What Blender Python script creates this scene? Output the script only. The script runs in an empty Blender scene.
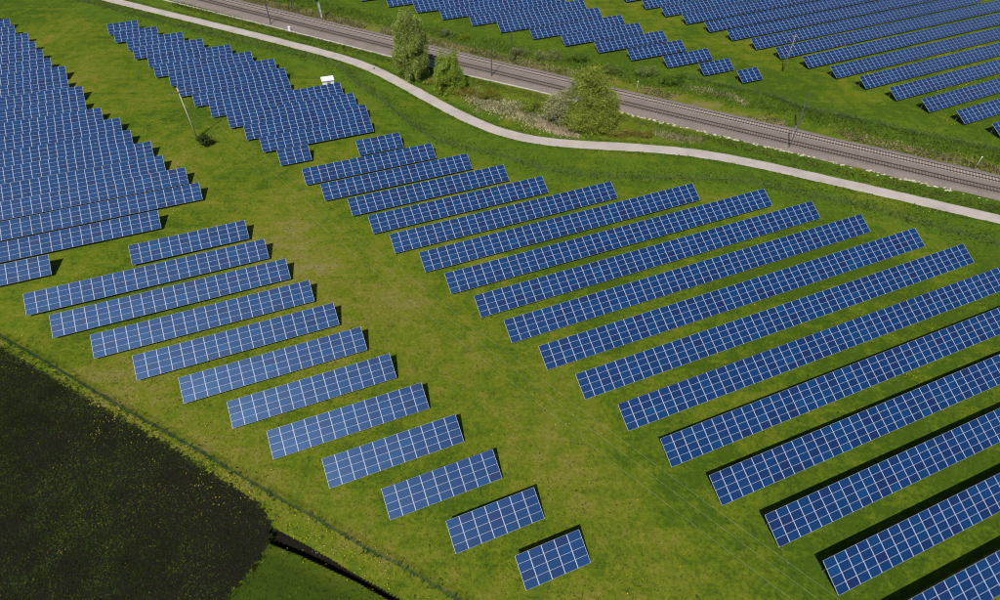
import bpy, math, random
import numpy as np
from mathutils import Matrix, Vector, noise

random.seed(7); rng = np.random.default_rng(11)
scene = bpy.context.scene
COL = scene.collection

# ------------------------------------------------------------------ camera
F_PX, PITCH, ROLL, CAM_H = 581.86, 0.802177, 0.0138, 71.8128      # from measuring the panel grid
AZ, TILT = 0.396078, 0.479316                                     # row azimuth, module tilt
W_COL, H_ROW, Z_LOW = 1.68, 0.98405, 0.607                        # module pitch, lower edge height
cp, sp = math.cos(PITCH), math.sin(PITCH)
FW = Vector((0, cp, -sp)); R0 = Vector((1, 0, 0)); U0 = R0.cross(FW)
CR = R0 * math.cos(ROLL) + U0 * math.sin(ROLL); CU = -R0 * math.sin(ROLL) + U0 * math.cos(ROLL)
CAM = Vector((0, 0, CAM_H))
cd = bpy.data.cameras.new('camera'); cam = bpy.data.objects.new('camera', cd); COL.objects.link(cam)
cam.matrix_world = Matrix((CR, CU, -FW)).transposed().to_4x4(); cam.location = CAM
cd.sensor_width = 36; cd.lens = F_PX / 1000 * 36; cd.clip_end = 6000; cd.clip_start = 1
scene.camera = cam
scene.render.resolution_x, scene.render.resolution_y = 1024, 614

# ------------------------------------------------------------------ light
UX = Vector((math.cos(AZ), math.sin(AZ), 0)); VX = Vector((-math.sin(AZ), math.cos(AZ), 0))
SHADOW = UX * 0.483 + VX * 0.561                                  # shadow of a 1 m post
SUN = (Vector((0, 0, 1)) - SHADOW).normalized()
EL = math.asin(SUN.z)
world = bpy.data.worlds.new('World'); scene.world = world; world.use_nodes = True
wt = world.node_tree; bg = wt.nodes['Background']
sky = wt.nodes.new('ShaderNodeTexSky'); sky.sky_type = 'NISHITA'; sky.sun_disc = False
sky.sun_elevation = EL; sky.sun_rotation = math.atan2(SUN.x, SUN.y)
sky.altitude = 100; sky.air_density = 1.0; sky.dust_density = 0.6
wt.links.new(sky.outputs[0], bg.inputs[0]); bg.inputs[1].default_value = 0.055
sl = bpy.data.lights.new('sun', 'SUN'); sl.energy = 4.2; sl.angle = math.radians(0.53); sl.color = (1.0, 0.95, 0.87)
so = bpy.data.objects.new('sun', sl); COL.objects.link(so); so.location = (0, -40, 150)
so.rotation_euler = SUN.to_track_quat('Z', 'Y').to_euler()
scene.cycles.pixel_filter_type = 'BLACKMAN_HARRIS'; scene.cycles.filter_width = 1.05      # crisp like the photograph
scene.view_settings.view_transform = 'Standard'; scene.view_settings.look = 'None'
scene.view_settings.exposure = 0.36; scene.view_settings.gamma = 1

# ------------------------------------------------------------------ helpers
def G(x, y, z=0.0):
    """photo pixel -> point on the horizontal plane at height z"""
    d = FW * F_PX + CR * (x - 500) - CU * (y - 300)
    return CAM + d * ((z - CAM_H) / d.z)
def GP(pts, z=0.0): return [G(x, y, z) for x, y in pts]

def tag(o, label=None, cat=None, group=None, kind=None):
    for k, v in (('label', label), ('category', cat), ('group', group), ('kind', kind)):
        if v: o[k] = v
    return o
def link(name, data, parent=None, loc=None, rot=None, scale=None):
    o = bpy.data.objects.new(name, data); COL.objects.link(o)
    if parent: o.parent = parent
    if loc is not None: o.location = loc
    if rot is not None: o.rotation_euler = rot
    if scale is not None: o.scale = scale
    return o
def empty(name, loc, rz=0.0):
    o = link(name, None, None, loc, (0, 0, rz)); o.empty_display_size = 0.3; return o
def mesh(name, v, f, mats, fm=None, smooth=False):
    me = bpy.data.meshes.new(name); me.from_pydata([tuple(p) for p in v], [], f)
    for m in (mats if isinstance(mats, (list, tuple)) else [mats]): me.materials.append(m)
    if fm is not None: me.polygons.foreach_set('material_index', fm)
    if smooth: me.polygons.foreach_set('use_smooth', [True] * len(me.polygons))
    me.update(); return me
class MB:
    def __init__(s): s.v, s.f, s.m = [], [], []
    def add(s, v, f, m=0):
        b = len(s.v); s.v += [tuple(p) for p in v]; s.f += [tuple(i + b for i in q) for q in f]; s.m += [m] * len(f)
    def box(s, x0, x1, y0, y1, z0, z1, m=0):
        s.add([(x0,y0,z0),(x1,y0,z0),(x1,y1,z0),(x0,y1,z0),(x0,y0,z1),(x1,y0,z1),(x1,y1,z1),(x0,y1,z1)],
              [(0,3,2,1),(4,5,6,7),(0,1,5,4),(1,2,6,5),(2,3,7,6),(3,0,4,7)], m)
    def tube(s, pts, rads, n=6, m=0, cap=True):
        pts = [Vector(p) for p in pts]; rings = []
        for i, p in enumerate(pts):
            d = (pts[min(i+1, len(pts)-1)] - pts[max(i-1, 0)]).normalized()
            a = d.cross(Vector((0,0,1)) if abs(d.z) < .9 else Vector((1,0,0))).normalized(); b = d.cross(a)
            r = rads[i] if isinstance(rads, (list, tuple)) else rads
            rings.append([p + (a*math.cos(t) + b*math.sin(t)) * r for t in [k*2*math.pi/n for k in range(n)]])
        f = [(i*n+k, i*n+(k+1)%n, (i+1)*n+(k+1)%n, (i+1)*n+k) for i in range(len(pts)-1) for k in range(n)]
        if cap: f += [tuple(range(n-1, -1, -1)), tuple((len(pts)-1)*n + k for k in range(n))]
        s.add([q for r in rings for q in r], f, m)
    def build(s, name, mats, parent=None, loc=None, rot=None, smooth=False):
        return link(name, mesh(name, s.v, s.f, mats, s.m, smooth), parent, loc, rot)

# ------------------------------------------------------------------ materials
def new_mat(name, rough=0.8, spec=0.3, metal=0.0, col=(.5,.5,.5)):
    m = bpy.data.materials.new(name); m.use_nodes = True
    b = m.node_tree.nodes['Principled BSDF']
    b.inputs['Base Color'].default_value = (*col, 1); b.inputs['Roughness'].default_value = rough
    b.inputs['Specular IOR Level'].default_value = spec; b.inputs['Metallic'].default_value = metal
    return m, m.node_tree, b
def N(t, kind, **kw):
    n = t.nodes.new(kind)
    for k, v in kw.items(): setattr(n, k, v)
    return n
def noise_n(t, scale, detail=4, rough=.55, src=None, dist=0):
    n = N(t, 'ShaderNodeTexNoise'); n.inputs['Scale'].default_value = scale
    n.inputs['Detail'].default_value = detail; n.inputs['Roughness'].default_value = rough
    n.inputs['Distortion'].default_value = dist
    if src is not None: t.links.new(src, n.inputs['Vector'])
    return n.outputs['Fac']
def ramp(t, src, stops):
    r = N(t, 'ShaderNodeValToRGB'); e = r.color_ramp.elements
    while len(e) < len(stops): e.new(.5)
    for i, (p, c) in enumerate(stops): e[i].position = p; e[i].color = (*c, 1) if len(c) == 3 else c
    t.links.new(src, r.inputs[0]); return r.outputs[0]
def mixc(t, fac, a, b, mode='MIX'):
    n = N(t, 'ShaderNodeMix', data_type='RGBA', blend_type=mode)
    for k, v in ((0, fac), (6, a), (7, b)):
        if hasattr(v, 'links') or hasattr(v, 'is_linked'): t.links.new(v, n.inputs[k])
        else: n.inputs[k].default_value = v if k == 0 else (*v, 1)
    return n.outputs[2]
def mth(t, op, a, b=None, clamp=False):
    n = N(t, 'ShaderNodeMath', operation=op); n.use_clamp = clamp
    for k, v in ((0, a), (1, b)):
        if v is None: continue
        if hasattr(v, 'is_linked'): t.links.new(v, n.inputs[k])
        else: n.inputs[k].default_value = v
    return n.outputs[0]
def bump(t, b, h, strength, dist):
    n = N(t, 'ShaderNodeBump'); n.inputs['Strength'].default_value = strength; n.inputs['Distance'].default_value = dist
    t.links.new(h, n.inputs['Height']); t.links.new(n.outputs[0], b.inputs['Normal'])
def pos(t): return N(t, 'ShaderNodeNewGeometry').outputs['Position']
def attr(t, name): 
    n = N(t, 'ShaderNodeAttribute'); n.attribute_name = name; return n

# meadow
M_GRASS, t, b = new_mat('meadow', .95, .05)
P = pos(t); dry = attr(t, 'dry').outputs['Fac']; lush = attr(t, 'lush').outputs['Fac']
n_big = noise_n(t, .045, 3, .5, P, .6); n_mid = noise_n(t, .33, 4, .6, P, .4); n_sm = noise_n(t, 1.7, 4, .65, P); n_fine = noise_n(t, 6.5, 3, .7, P)
d1 = mth(t, 'ADD', dry, mth(t, 'MULTIPLY', mth(t, 'SUBTRACT', n_mid, .5), 1.3))
d2 = mth(t, 'ADD', d1, mth(t, 'MULTIPLY', mth(t, 'SUBTRACT', n_big, .5), .6))
mp = N(t, 'ShaderNodeMapping'); mp.inputs['Rotation'].default_value = (0, 0, -AZ); mp.inputs['Scale'].default_value = (.05, .8, 1); t.links.new(P, mp.inputs['Vector'])
n_mow = noise_n(t, 1.0, 3, .6, mp.outputs[0]); d2 = mth(t, 'ADD', d2, mth(t, 'MULTIPLY', mth(t, 'SUBTRACT', n_mow, .5), .55))
d3 = mth(t, 'ADD', d2, mth(t, 'MULTIPLY', mth(t, 'SUBTRACT', n_sm, .5), .8), True)
c1 = ramp(t, d3, [(0, (.046,.084,.006)), (.25, (.078,.118,.007)), (.48, (.112,.134,.010)), (.72, (.142,.142,.022)), (1, (.172,.150,.052))])
c1 = mixc(t, lush, c1, (.062, .118, .010))
lum = mth(t, 'ADD', .26, mth(t, 'MULTIPLY', n_sm, .68)); lum = mth(t, 'ADD', lum, mth(t, 'MULTIPLY', n_fine, .80))
c2 = mixc(t, 1.0, c1, (1,1,1), 'MULTIPLY'); 
comb = N(t, 'ShaderNodeCombineColor'); [t.links.new(lum, comb.inputs[i]) for i in range(3)]
c2 = mixc(t, 1.0, c1, comb.outputs[0], 'MULTIPLY')
n_cl = noise_n(t, .42, 2, .5, P, .2); clump = mth(t, 'MULTIPLY', mth(t, 'SUBTRACT', n_cl, .635), 9.0, True)
c2 = mixc(t, mth(t, 'MULTIPLY', clump, .6), c2, (.030,.066,.006))
dit = mth(t, 'MULTIPLY', mth(t, 'SUBTRACT', mth(t, 'ADD', attr(t, 'bare').outputs['Fac'], mth(t, 'MULTIPLY', n_sm, .9)), .95), 5.0, True)
c2 = mixc(t, mth(t, 'MULTIPLY', attr(t, 'dark').outputs['Fac'], mth(t, 'ADD', .55, mth(t, 'MULTIPLY', n_mid, .7)), True), c2, (.020,.040,.004)); c2 = mixc(t, dit, c2, (.010,.0085,.006))
t.links.new(c2, b.inputs['Base Color'])
hh = mth(t, 'ADD', mth(t, 'MULTIPLY', n_sm, .7), mth(t, 'MULTIPLY', n_fine, .4)); bump(t, b, hh, .6, .22)

# blades and leaves: colour attribute per clump
def leaf_mat(name, trans=.35):
    m, t, b = new_mat(name, .7, .15)
    a = attr(t, 'col').outputs['Color']; t.links.new(a, b.inputs['Base Color'])
    tr = N(t, 'ShaderNodeBsdfTranslucent'); t.links.new(mixc(t, 1.0, a, (1.25,1.3,.6), 'MULTIPLY'), tr.inputs[0])
    mx = N(t, 'ShaderNodeMixShader'); mx.inputs[0].default_value = trans
    t.links.new(b.outputs[0], mx.inputs[1]); t.links.new(tr.outputs[0], mx.inputs[2])
    t.links.new(mx.outputs[0], t.nodes['Material Output'].inputs[0]); return m
M_BLADE = leaf_mat('grass_blades', .5); M_LEAF = leaf_mat('leaves', .42)

M_SOIL, t, b = new_mat('dark_soil', .95, .1)
P = pos(t); a1 = noise_n(t, .09, 3, .5, P, .5); a2 = noise_n(t, 2.2, 5, .7, P); a3 = noise_n(t, 9, 3, .7, P)
cc = ramp(t, a1, [(.3, (.0125,.0105,.007)), (.52, (.0115,.012,.006)), (.72, (.010,.016,.005))])
mp = N(t, 'ShaderNodeMapping'); mp.inputs['Rotation'].default_value = (0, 0, math.radians(27.5)); mp.inputs['Scale'].default_value = (.06, 1.5, 1); t.links.new(P, mp.inputs['Vector'])
fur = noise_n(t, 1.0, 3, .6, mp.outputs[0])
cc = mixc(t, mth(t, 'MULTIPLY', mth(t, 'SUBTRACT', fur, .35, True), 1.6, True), cc, (.018,.015,.009))
cc = mixc(t, mth(t, 'MULTIPLY', a2, .6), cc, (.006,.005,.004)); t.links.new(cc, b.inputs['Base Color'])
bump(t, b, mth(t, 'ADD', a2, mth(t, 'MULTIPLY', a3, .4)), .8, .22)
msk = mth(t, 'GREATER_THAN', mth(t, 'ADD', attr(t, 'edge').outputs['Fac'], mth(t, 'MULTIPLY', mth(t, 'SUBTRACT', noise_n(t, 1.6, 5, .75, P), .5), 2.0)), .42)
tp = N(t, 'ShaderNodeBsdfTransparent'); mx = N(t, 'ShaderNodeMixShader'); t.links.new(msk, mx.inputs[0]); t.links.new(tp.outputs[0], mx.inputs[1]); t.links.new(b.outputs[0], mx.inputs[2])
t.links.new(mx.outputs[0], t.nodes['Material Output'].inputs[0])

M_PATH, t, b = new_mat('path_gravel', .9, .2)
P = pos(t); a1 = noise_n(t, .25, 4, .6, P); a2 = noise_n(t, 3, 5, .7, P)
cc = ramp(t, mth(t, 'ADD', mth(t, 'MULTIPLY', a1, .7), mth(t, 'MULTIPLY', a2, .3)), [(.3, (.275,.245,.225)), (.5, (.370,.332,.306)), (.75, (.430,.390,.365))])
t.links.new(cc, b.inputs['Base Color']); bump(t, b, a2, .3, .05)

M_BALLAST, t, b = new_mat('ballast_stone', .9, .2)
P = pos(t); a1 = noise_n(t, .3, 4, .6, P); a2 = noise_n(t, 7, 3, .8, P)
vo = N(t, 'ShaderNodeTexVoronoi'); vo.inputs['Scale'].default_value = 9; t.links.new(P, vo.inputs['Vector'])
cc = ramp(t, a1, [(.3, (.140,.106,.086)), (.55, (.196,.160,.139)), (.8, (.230,.198,.178))])
cc = mixc(t, .55, cc, ramp(t, a2, [(.3, (.085,.068,.058)), (.7, (.37,.325,.295))])); t.links.new(cc, b.inputs['Base Color'])
bump(t, b, vo.outputs['Distance'], .9, .12)

def simple(name, col, rough=.7, spec=.3, metal=0, var=.25, scale=3.0, bmp=0):
    m, t, b = new_mat(name, rough, spec, metal)
    P = pos(t); a = noise_n(t, scale, 4, .65, P)
    lo = tuple(c*(1-var) for c in col); hi = tuple(min(1, c*(1+var)) for c in col)
    t.links.new(ramp(t, a, [(.3, lo), (.7, hi)]), b.inputs['Base Color'])
    if bmp: bump(t, b, a, bmp, .05)
    return m
M_RAIL = simple('rail_steel', (.060,.040,.033), .55, .4, .3)
M_SLEEP_C = simple('sleeper_concrete', (.36,.31,.27), .9, .2, 0, .3, 5)
M_SLEEP_W = simple('sleeper_brown', (.105,.085,.075), .9, .2, 0, .35, 5)
M_CONC = simple('concrete', (.40,.38,.345), .9, .2, 0, .25, 2, .3)
M_STONE = simple('pale_stone', (.40,.36,.28), .9, .2, 0, .5, 1.5, .5)
M_GALV = simple('galvanised_steel', (.30,.31,.32), .5, .5, .5, .2, 6)
M_DARKSTEEL = simple('dark_steel', (.11,.105,.10), .6, .4, .2, .3, 4)
M_FENCE = simple('green_fence_coating', (.014,.050,.032), .5, .4, 0, .2, 4)
M_WHITE = simple('white_paint', (.78,.78,.76), .6, .3, 0, .06, 1.5)
M_ROOF = simple('pale_roof_sheet', (.62,.64,.68), .5, .3, 0, .06, 1.5)
M_DOOR = simple('grey_door', (.33,.33,.35), .5, .4, 0, .1, 3)
M_BARK = simple('bark', (.085,.068,.050), .95, .1, 0, .4, 6, .6)
M_WOOD = simple('grey_timber', (.20,.18,.16), .9, .2, 0, .25, 5)
M_POLE = simple('pale_concrete_pole', (.46,.42,.38), .9, .2, 0, .15, 3)
M_WIRE = simple('aluminium_wire', (.36,.36,.33), .45, .5, .2, .05, 3)
M_YELLOW = simple('yellow_petals', (.50,.42,.03), .8, .1, 0, .2, 4)
M_BLUEGREY = simple('blue_grey_steel', (.30,.38,.42), .5, .4, .2, .15, 3)
M_BLACK = simple('black_paint', (.012,.012,.013), .6, .3, 0, .2, 3)
M_INSUL = simple('brown_insulator', (.10,.05,.03), .3, .5, 0, .1, 3)
M_FRAME = simple('module_frame', (.43,.47,.55), .45, .4, .0, .05, 2)

# solar cells: polycrystalline blue under lightly textured glass
M_CELL, t, b = new_mat('solar_cells', .36, .5)
uv = N(t, 'ShaderNodeUVMap'); uv.uv_map = 'UVMap'; sep = N(t, 'ShaderNodeSeparateXYZ'); t.links.new(uv.outputs[0], sep.inputs[0])
tint = attr(t, 'tint').outputs['Fac']
base = ramp(t, tint, [(0, (.0045,.0095,.056)), (.2, (.0016,.0150,.072)), (.5, (.0006,.0220,.092)), (.8, (.0005,.0290,.108)), (1, (.0005,.038,.122))])
P = pos(t); cry = noise_n(t, 22, 2, .6, P); bign = noise_n(t, .6, 2, .5, P)
base = mixc(t, mth(t, 'MULTIPLY', cry, .3), base, (.001,.026,.108))
base = mixc(t, mth(t, 'MULTIPLY', mth(t, 'SUBTRACT', bign, .3, True), .25), base, (.004,.024,.09))
def line(src, per, w):
    f = mth(t, 'FRACT', mth(t, 'DIVIDE', src, per)); d = mth(t, 'ABSOLUTE', mth(t, 'SUBTRACT', f, .5))
    return mth(t, 'GREATER_THAN', d, .5 - w / per / 2)
gl = mth(t, 'MAXIMUM', line(sep.outputs[0], .158, .006), line(sep.outputs[1], .158, .006))
bus = line(sep.outputs[1], .0527, .0022)
base = mixc(t, mth(t, 'MULTIPLY', gl, .35), base, (.03,.07,.20)); base = mixc(t, mth(t, 'MULTIPLY', bus, .25), base, (.03,.06,.16))
t.links.new(base, b.inputs['Base Color'])
b.inputs['Roughness'].default_value = .46; b.inputs['IOR'].default_value = 1.5
b.inputs['Specular IOR Level'].default_value = .62; b.inputs['Specular Tint'].default_value = (.40,.64,1.0,1)     # blue anti-reflective coating

# ------------------------------------------------------------------ where things stand
rail_far = lambda x: 160.06 - .4987*x + 6.2e-5*x*x
rail_near = lambda x: 154.76 - .5040*x + 1.45e-4*x*x
def interp(pts, step):
    out = []
    for a, b_ in zip(pts[:-1], pts[1:]):
        n = max(1, int((b_-a).length/step))
        out += [a.lerp(b_, i/n) for i in range(n)]
    return out + [pts[-1]]
def smooth_line(pts, step, it=3):
    p = interp(pts, step)
    for _ in range(it): p = [p[0]] + [(p[i-1]+p[i]*2+p[i+1])/4 for i in range(1, len(p)-1)] + [p[-1]]
    return p
def offset_line(pts, d):
    out = []
    for i, p in enumerate(pts):
        t_ = (pts[min(i+1, len(pts)-1)] - pts[max(i-1, 0)]); t_.z = 0; t_.normalize()
        out.append(p + Vector((-t_.y, t_.x, 0))*d)
    return out
def extend(pts, a, b_):
    return [pts[0] + (pts[0]-pts[1]).normalized()*a] + pts + [pts[-1] + (pts[-1]-pts[-2]).normalized()*b_]

PATH_U = [(140,4.6),(260,34),(340,54),(380,68),(420,89.4),(438,99.5),(480,120.6),(505,130.2),(535,137),(562.5,140),(620,143),(670,146),(710,150.8),(750,158.75),(854,181.6),(1000,215)]
PATH_L = [(140,9.8),(260,39),(340,60),(370,70.5),(422,99),(452,116),(484.8,131.4),(505,138.4),(535,144.6),(562.5,147.6),(620,150.2),(670,154),(700,157.2),(750,166),(818,181.4),(1000,224)]
pu = extend(GP(PATH_U), 120, 120); pl = extend(GP(PATH_L), 120, 120)
path_mid = []
for i in range(61):
    def at(L, f):
        tot = sum((b_-a).length for a, b_ in zip(L[:-1], L[1:])); d = f*tot
        for a, b_ in zip(L[:-1], L[1:]):
            l = (b_-a).length
            if d <= l: return a.lerp(b_, d/l)
            d -= l
        return L[-1]
    path_mid.append((at(pu, i/60) + at(pl, i/60))/2)
path_mid = smooth_line(path_mid, 2.0, 6)
FENCE_PATH = extend(GP([(75,0),(150,19),(212,36),(275,51),(312,59),(342,70),(357,85),(380,100),(400,117),(420,132),(437,142),(470,151),(505,158),(532,168),(557,174),(587,177.5),(625,179),(675,180),(707,181),(750,184),(800,195),(870,210),(900,219),(940,230),(962,236),(1000,246)]), 25, 25)
FENCE_FIELD = extend(GP([(0,336.8),(51,366),(93,391.5),(127.5,411.8),(187,445),(279.4,500),(317,519.8),(364,548.6),(400,566.6),(457,600)]), 15, 14)
FENCE_RAIL = extend(GP([(690,79),(740,90),(770,96),(800,108),(830,115),(860,121),(900,131),(1000,152)]), 2, 25)
SOIL_EDGE = [G(-60,312)] + GP([(0,349.5),(30,365),(67,388.5),(105,411),(140,430),(175,450),(212,474),(250,497.5),(262,506),(270,522),(274,535),(267,545),(259,560),(250.6,572),(238,586),(223.6,599),(200,640),(180,680)])
DITCH = GP([(268,533),(284,540),(306,550),(332,564),(360,579),(396,599),(440,623)])

def seg_dist(px, py, line):
    """distance of points to a polyline and side (positive left)"""
    best = np.full(px.shape, 1e9)
    for a, b_ in zip(line[:-1], line[1:]):
        dx, dy = b_.x-a.x, b_.y-a.y; l2 = dx*dx+dy*dy+1e-9
        k = np.clip(((px-a.x)*dx + (py-a.y)*dy)/l2, 0, 1)
        best = np.minimum(best, np.hypot(px-a.x-k*dx, py-a.y-k*dy))
    return best
def in_poly(px, py, poly):
    r = np.zeros(px.shape, bool); n = len(poly)
    for i in range(n):
        a, b_ = poly[i], poly[(i+1) % n]
        c_ = ((a.y > py) != (b_.y > py)) & (px < (b_.x-a.x)*(py-a.y)/((b_.y-a.y) + 1e-12) + a.x)
        r ^= c_
    return r
field_poly = SOIL_EDGE + [Vector((-60,-10,0)), Vector((-150,-10,0)), Vector((-150,95,0))]

def vnoise(px, py, s, seed=0):
    x, y = px/s + seed*17.3, py/s + seed*9.1
    xi, yi = np.floor(x), np.floor(y); fx, fy = x-xi, y-yi
    fx, fy = fx*fx*(3-2*fx), fy*fy*(3-2*fy)
    h = lambda a, b_: (lambda q: q-np.floor(q))(np.sin(a*127.1 + b_*311.7 + seed*3.7)*43758.5453)
    return (h(xi,yi)*(1-fx)+h(xi+1,yi)*fx)*(1-fy) + (h(xi,yi+1)*(1-fx)+h(xi+1,yi+1)*fx)*fy

def row_uv(px, py): return px*UX.x + py*UX.y, px*VX.x + py*VX.y
def dryness(px, py):
    d = .30 + .34*(vnoise(px, py, 17, 1)-.5) + .3*(vnoise(px, py, 7, 2)-.5)
    s, t_ = row_uv(px, py)
    # corridor between the lower-left and the right-hand block, worn and dry
    cl = [G(230,240), G(330,270), G(430,330), G(520,420), G(600,500), G(680,600), G(740,660)]
    d += .26*np.exp(-(seg_dist(px, py, cl)/9)**2)
    d += .14*np.exp(-(seg_dist(px, py, [G(40,40), G(120,110), G(190,170)])/9)**2)
    d += .20*np.exp(-(seg_dist(px, py, [G(0,400-70), G(130,390), G(300,500), G(420,570), G(520,640)])/5)**2)
    d += .20*np.exp(-(seg_dist(px, py, [G(520,195), G(700,192), G(900,245)])/4)**2)
    # dry strip at the foot of the far railway bank
    xr = px; d += .75*np.exp(-((py-rail_far(xr)-6.0)/2.2)**2) * np.clip((vnoise(px, py, 11, 5)-.18)*1.7, 0, 1)
    d += .55*np.exp(-(seg_dist(px, py, [G(455,95), G(500,110), G(540,122)])/3.2)**2)
    inC = (s > 32) & (t_ < 95) & (t_ > -10); d -= .22*inC
    yb = py - rail_far(px); d -= .25*((yb > 9) & (yb < 40) & (px < 80))
    d -= .10*((yb > 9) & (px >= 80)); d -= .12*np.clip((py-95)/40, 0, 1)*(px < 0)*(yb < 0)
    return np.clip(d, 0, 1)
def lushness(px, py):
    l = .75*np.exp(-(seg_dist(px, py, [p for p in FENCE_PATH])/3.0)**2)
    yb = py - rail_far(px)
    l = np.maximum(l, .75*np.exp(-((yb-14)/7.0)**2)*np.clip(vnoise(px, py, 9, 8)*1.5, 0, 1))
    yn = rail_near(px) - py
    l = np.maximum(l, .6*((yn > 4.5) & (seg_dist(px, py, path_mid) < 12))*np.clip(vnoise(px, py, 6, 9)*1.7-.25, 0, 1)*(py > 90))
    return np.clip(l, 0, .9)
def ditch_depth(px, py):
    d = seg_dist(px, py, DITCH)
    e = np.clip(((px-DITCH[0].x))/2+.5, .5, 1)
    wdt = 1.05 - .055*np.clip(px-DITCH[0].x, 0, 15)
    return e*np.clip(1-(d/np.clip(wdt,.4,3))**2, 0, 1)

def dark_patch(px, py):
    poly = [DITCH[0]] + DITCH[1:] + [Vector((5,5,0)), Vector((-32,5,0)), G(223.6,599), G(250.6,572), G(262,550)]
    return np.where(in_poly(px, py, poly), np.clip(.35+.8*seg_dist(px, py, DITCH)/4, 0, .9), 0.0)
# ------------------------------------------------------------------ ground
xs = np.unique(np.concatenate([[-1500,-700,-400,-280], np.arange(-220,-34,4), np.arange(-34,2,.2), np.arange(2,300,4), [320,400,700,1500]]))
ys = np.unique(np.concatenate([[-600,-200,-80,-40], np.arange(-20,8,4), np.arange(8,16,2), np.arange(16,31,.2), np.arange(32,330,4), [360,450,700,1600]]))
gx, gy = np.meshgrid(xs, ys); nx, ny = len(xs), len(ys)
gz = -1.25*ditch_depth(gx, gy) 
v = np.stack([gx.ravel(), gy.ravel(), gz.ravel()], 1)
idx = np.arange(nx*ny).reshape(ny, nx)
f = np.stack([idx[:-1,:-1].ravel(), idx[:-1,1:].ravel(), idx[1:,1:].ravel(), idx[1:,:-1].ravel()], 1)
me = bpy.data.meshes.new('ground'); me.from_pydata(v.tolist(), [], f.tolist()); me.materials.append(M_GRASS)
for nm, arr in (('dry', dryness(gx, gy)), ('lush', lushness(gx, gy)), ('bare', np.clip(ditch_depth(gx, gy)*2.2, 0, 1)), ('dark', dark_patch(gx, gy))):
    a = me.attributes.new(nm, 'FLOAT', 'POINT'); a.data.foreach_set('value', arr.ravel().astype(np.float32))
tag(link('ground', me), kind='structure')

# ploughed field; along its rim the bare soil frays out into the grass
se = smooth_line(SOIL_EDGE, .6, 6); outer = offset_line(se, .9); inner = offset_line(se, -1.1); ne = len(se)
far3 = [Vector((-60,-10,0)), Vector((-150,-10,0)), Vector((-150,95,0))]
v = [(p.x, p.y, .008) for p in outer] + [(p.x, p.y, .020) for p in inner] + [(p.x, p.y, .020) for p in far3]
f = [(i, i+1, ne+i+1, ne+i)[::-1] for i in range(ne-1)] + [tuple(range(ne, 2*ne+3))[::-1]]
me = mesh('ploughed_field', v, f, M_SOIL)
a = me.attributes.new('edge', 'FLOAT', 'POINT'); a.data.foreach_set('value', np.array([0.]*ne + [1.]*(ne+3), np.float32))
tag(link('ploughed_field', me), kind='structure')

# path
hw = 1.5; Lp = offset_line(path_mid, hw); Rp = offset_line(path_mid, -hw); n = len(path_mid)
v = []
for a, b_ in zip(Lp, Rp):
    j1, j2 = random.uniform(-.1,.1), random.uniform(-.1,.1); d = (a-b_).normalized()
    v += [(a+d*(.18+j1)).to_3d()[:2] + (.008,), (a-d*.12).to_3d()[:2] + (.05,), (b_+d*.12).to_3d()[:2] + (.05,), (b_-d*(.18+j2)).to_3d()[:2] + (.008,)]
f = [(4*i+k, 4*i+k+1, 4*i+5+k, 4*i+4+k) for i in range(n-1) for k in range(3)]
f = [q[::-1] for q in f]
tag(link('path', mesh('path', v, f, M_PATH)), kind='structure')

# ballast bed
BX = np.arange(-260, 301, 4.0)
v = []; 
for i, x in enumerate(BX):
    dirn = Vector((1, -.5, 0)).normalized(); nn = Vector((.447, .894, 0))
    pf = Vector((x, rail_far(x), 0)); pn = Vector((x, rail_near(x), 0))
    j = lambda s=.25: random.uniform(-s, s)
    near_toe = 4.1 - .0045*x + j(.35)
    v += [pf + nn*(3.2+j()) + Vector((0,0,.02)), pf + nn*2.0 + Vector((0,0,.42)), pn - nn*2.1 + Vector((0,0,.42)), pn - nn*near_toe + Vector((0,0,.015))]
f = [(4*i+k, 4*i+4+k, 4*i+5+k, 4*i+1+k)[::-1] for i in range(len(BX)-1) for k in range(3)]
f = [tuple(reversed(q)) for q in f]
ob = tag(link('railway_ballast', mesh('railway_ballast', v, f, M_BALLAST)), kind='structure')

# ------------------------------------------------------------------ railway tracks
def track(fn, mat, label, zt=.46):
    xs_ = np.arange(-200, 240, 6.0)
    mid = [Vector((x, fn(x), 0)) for x in xs_]
    e = empty('railway_track', (0, fn(0), .42)); off = Vector((0, fn(0), .42))
    for s in (-1, 1):
        L = offset_line(mid, s*.7525); mb = MB(); v = []
        for i, p in enumerate(L):
            d = (L[min(i+1,len(L)-1)]-L[max(i-1,0)]).normalized(); q = Vector((-d.y, d.x, 0))
            for w_, z in ((-.09,.045),(.09,.045),(.06,.19),(-.06,.19)): v.append(p + q*w_ + Vector((0,0,.42+z-.01)) - off)
        f = [(4*i+k, 4*i+4+k, 4*i+4+(k+1)%4, 4*i+(k+1)%4) for i in range(len(L)-1) for k in range(4)]
        link('rail', mesh('rail', v, f, M_RAIL), e)
    mb = MB(); x = -200.0
    while x < 230:
        p = Vector((x, fn(x), 0)); d = Vector((4, fn(x+2)-fn(x-2), 0)).normalized(); q = Vector((-d.y, d.x, 0))
        vs = [p + d*a*.125 + q*b_*1.28 + Vector((0,0,z)) - off for z in (.40,.462) for a, b_ in ((-1,-1),(1,-1),(1,1),(-1,1))]
        mb.add(vs, [(0,3,2,1),(4,5,6,7),(0,1,5,4),(1,2,6,5),(2,3,7,6),(3,0,4,7)]); x += .62*d.x
    s_ = mb.build('sleepers', mat, e); tag(s_, kind='stuff')
    return tag(e, label, 'railway track', 'tracks of the double railway')
track(rail_far, M_SLEEP_C, 'far railway track on pale sleepers, next to the brown grassy bank')
track(rail_near, M_SLEEP_W, 'near railway track on dark sleepers, on the side of the footpath')

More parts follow.
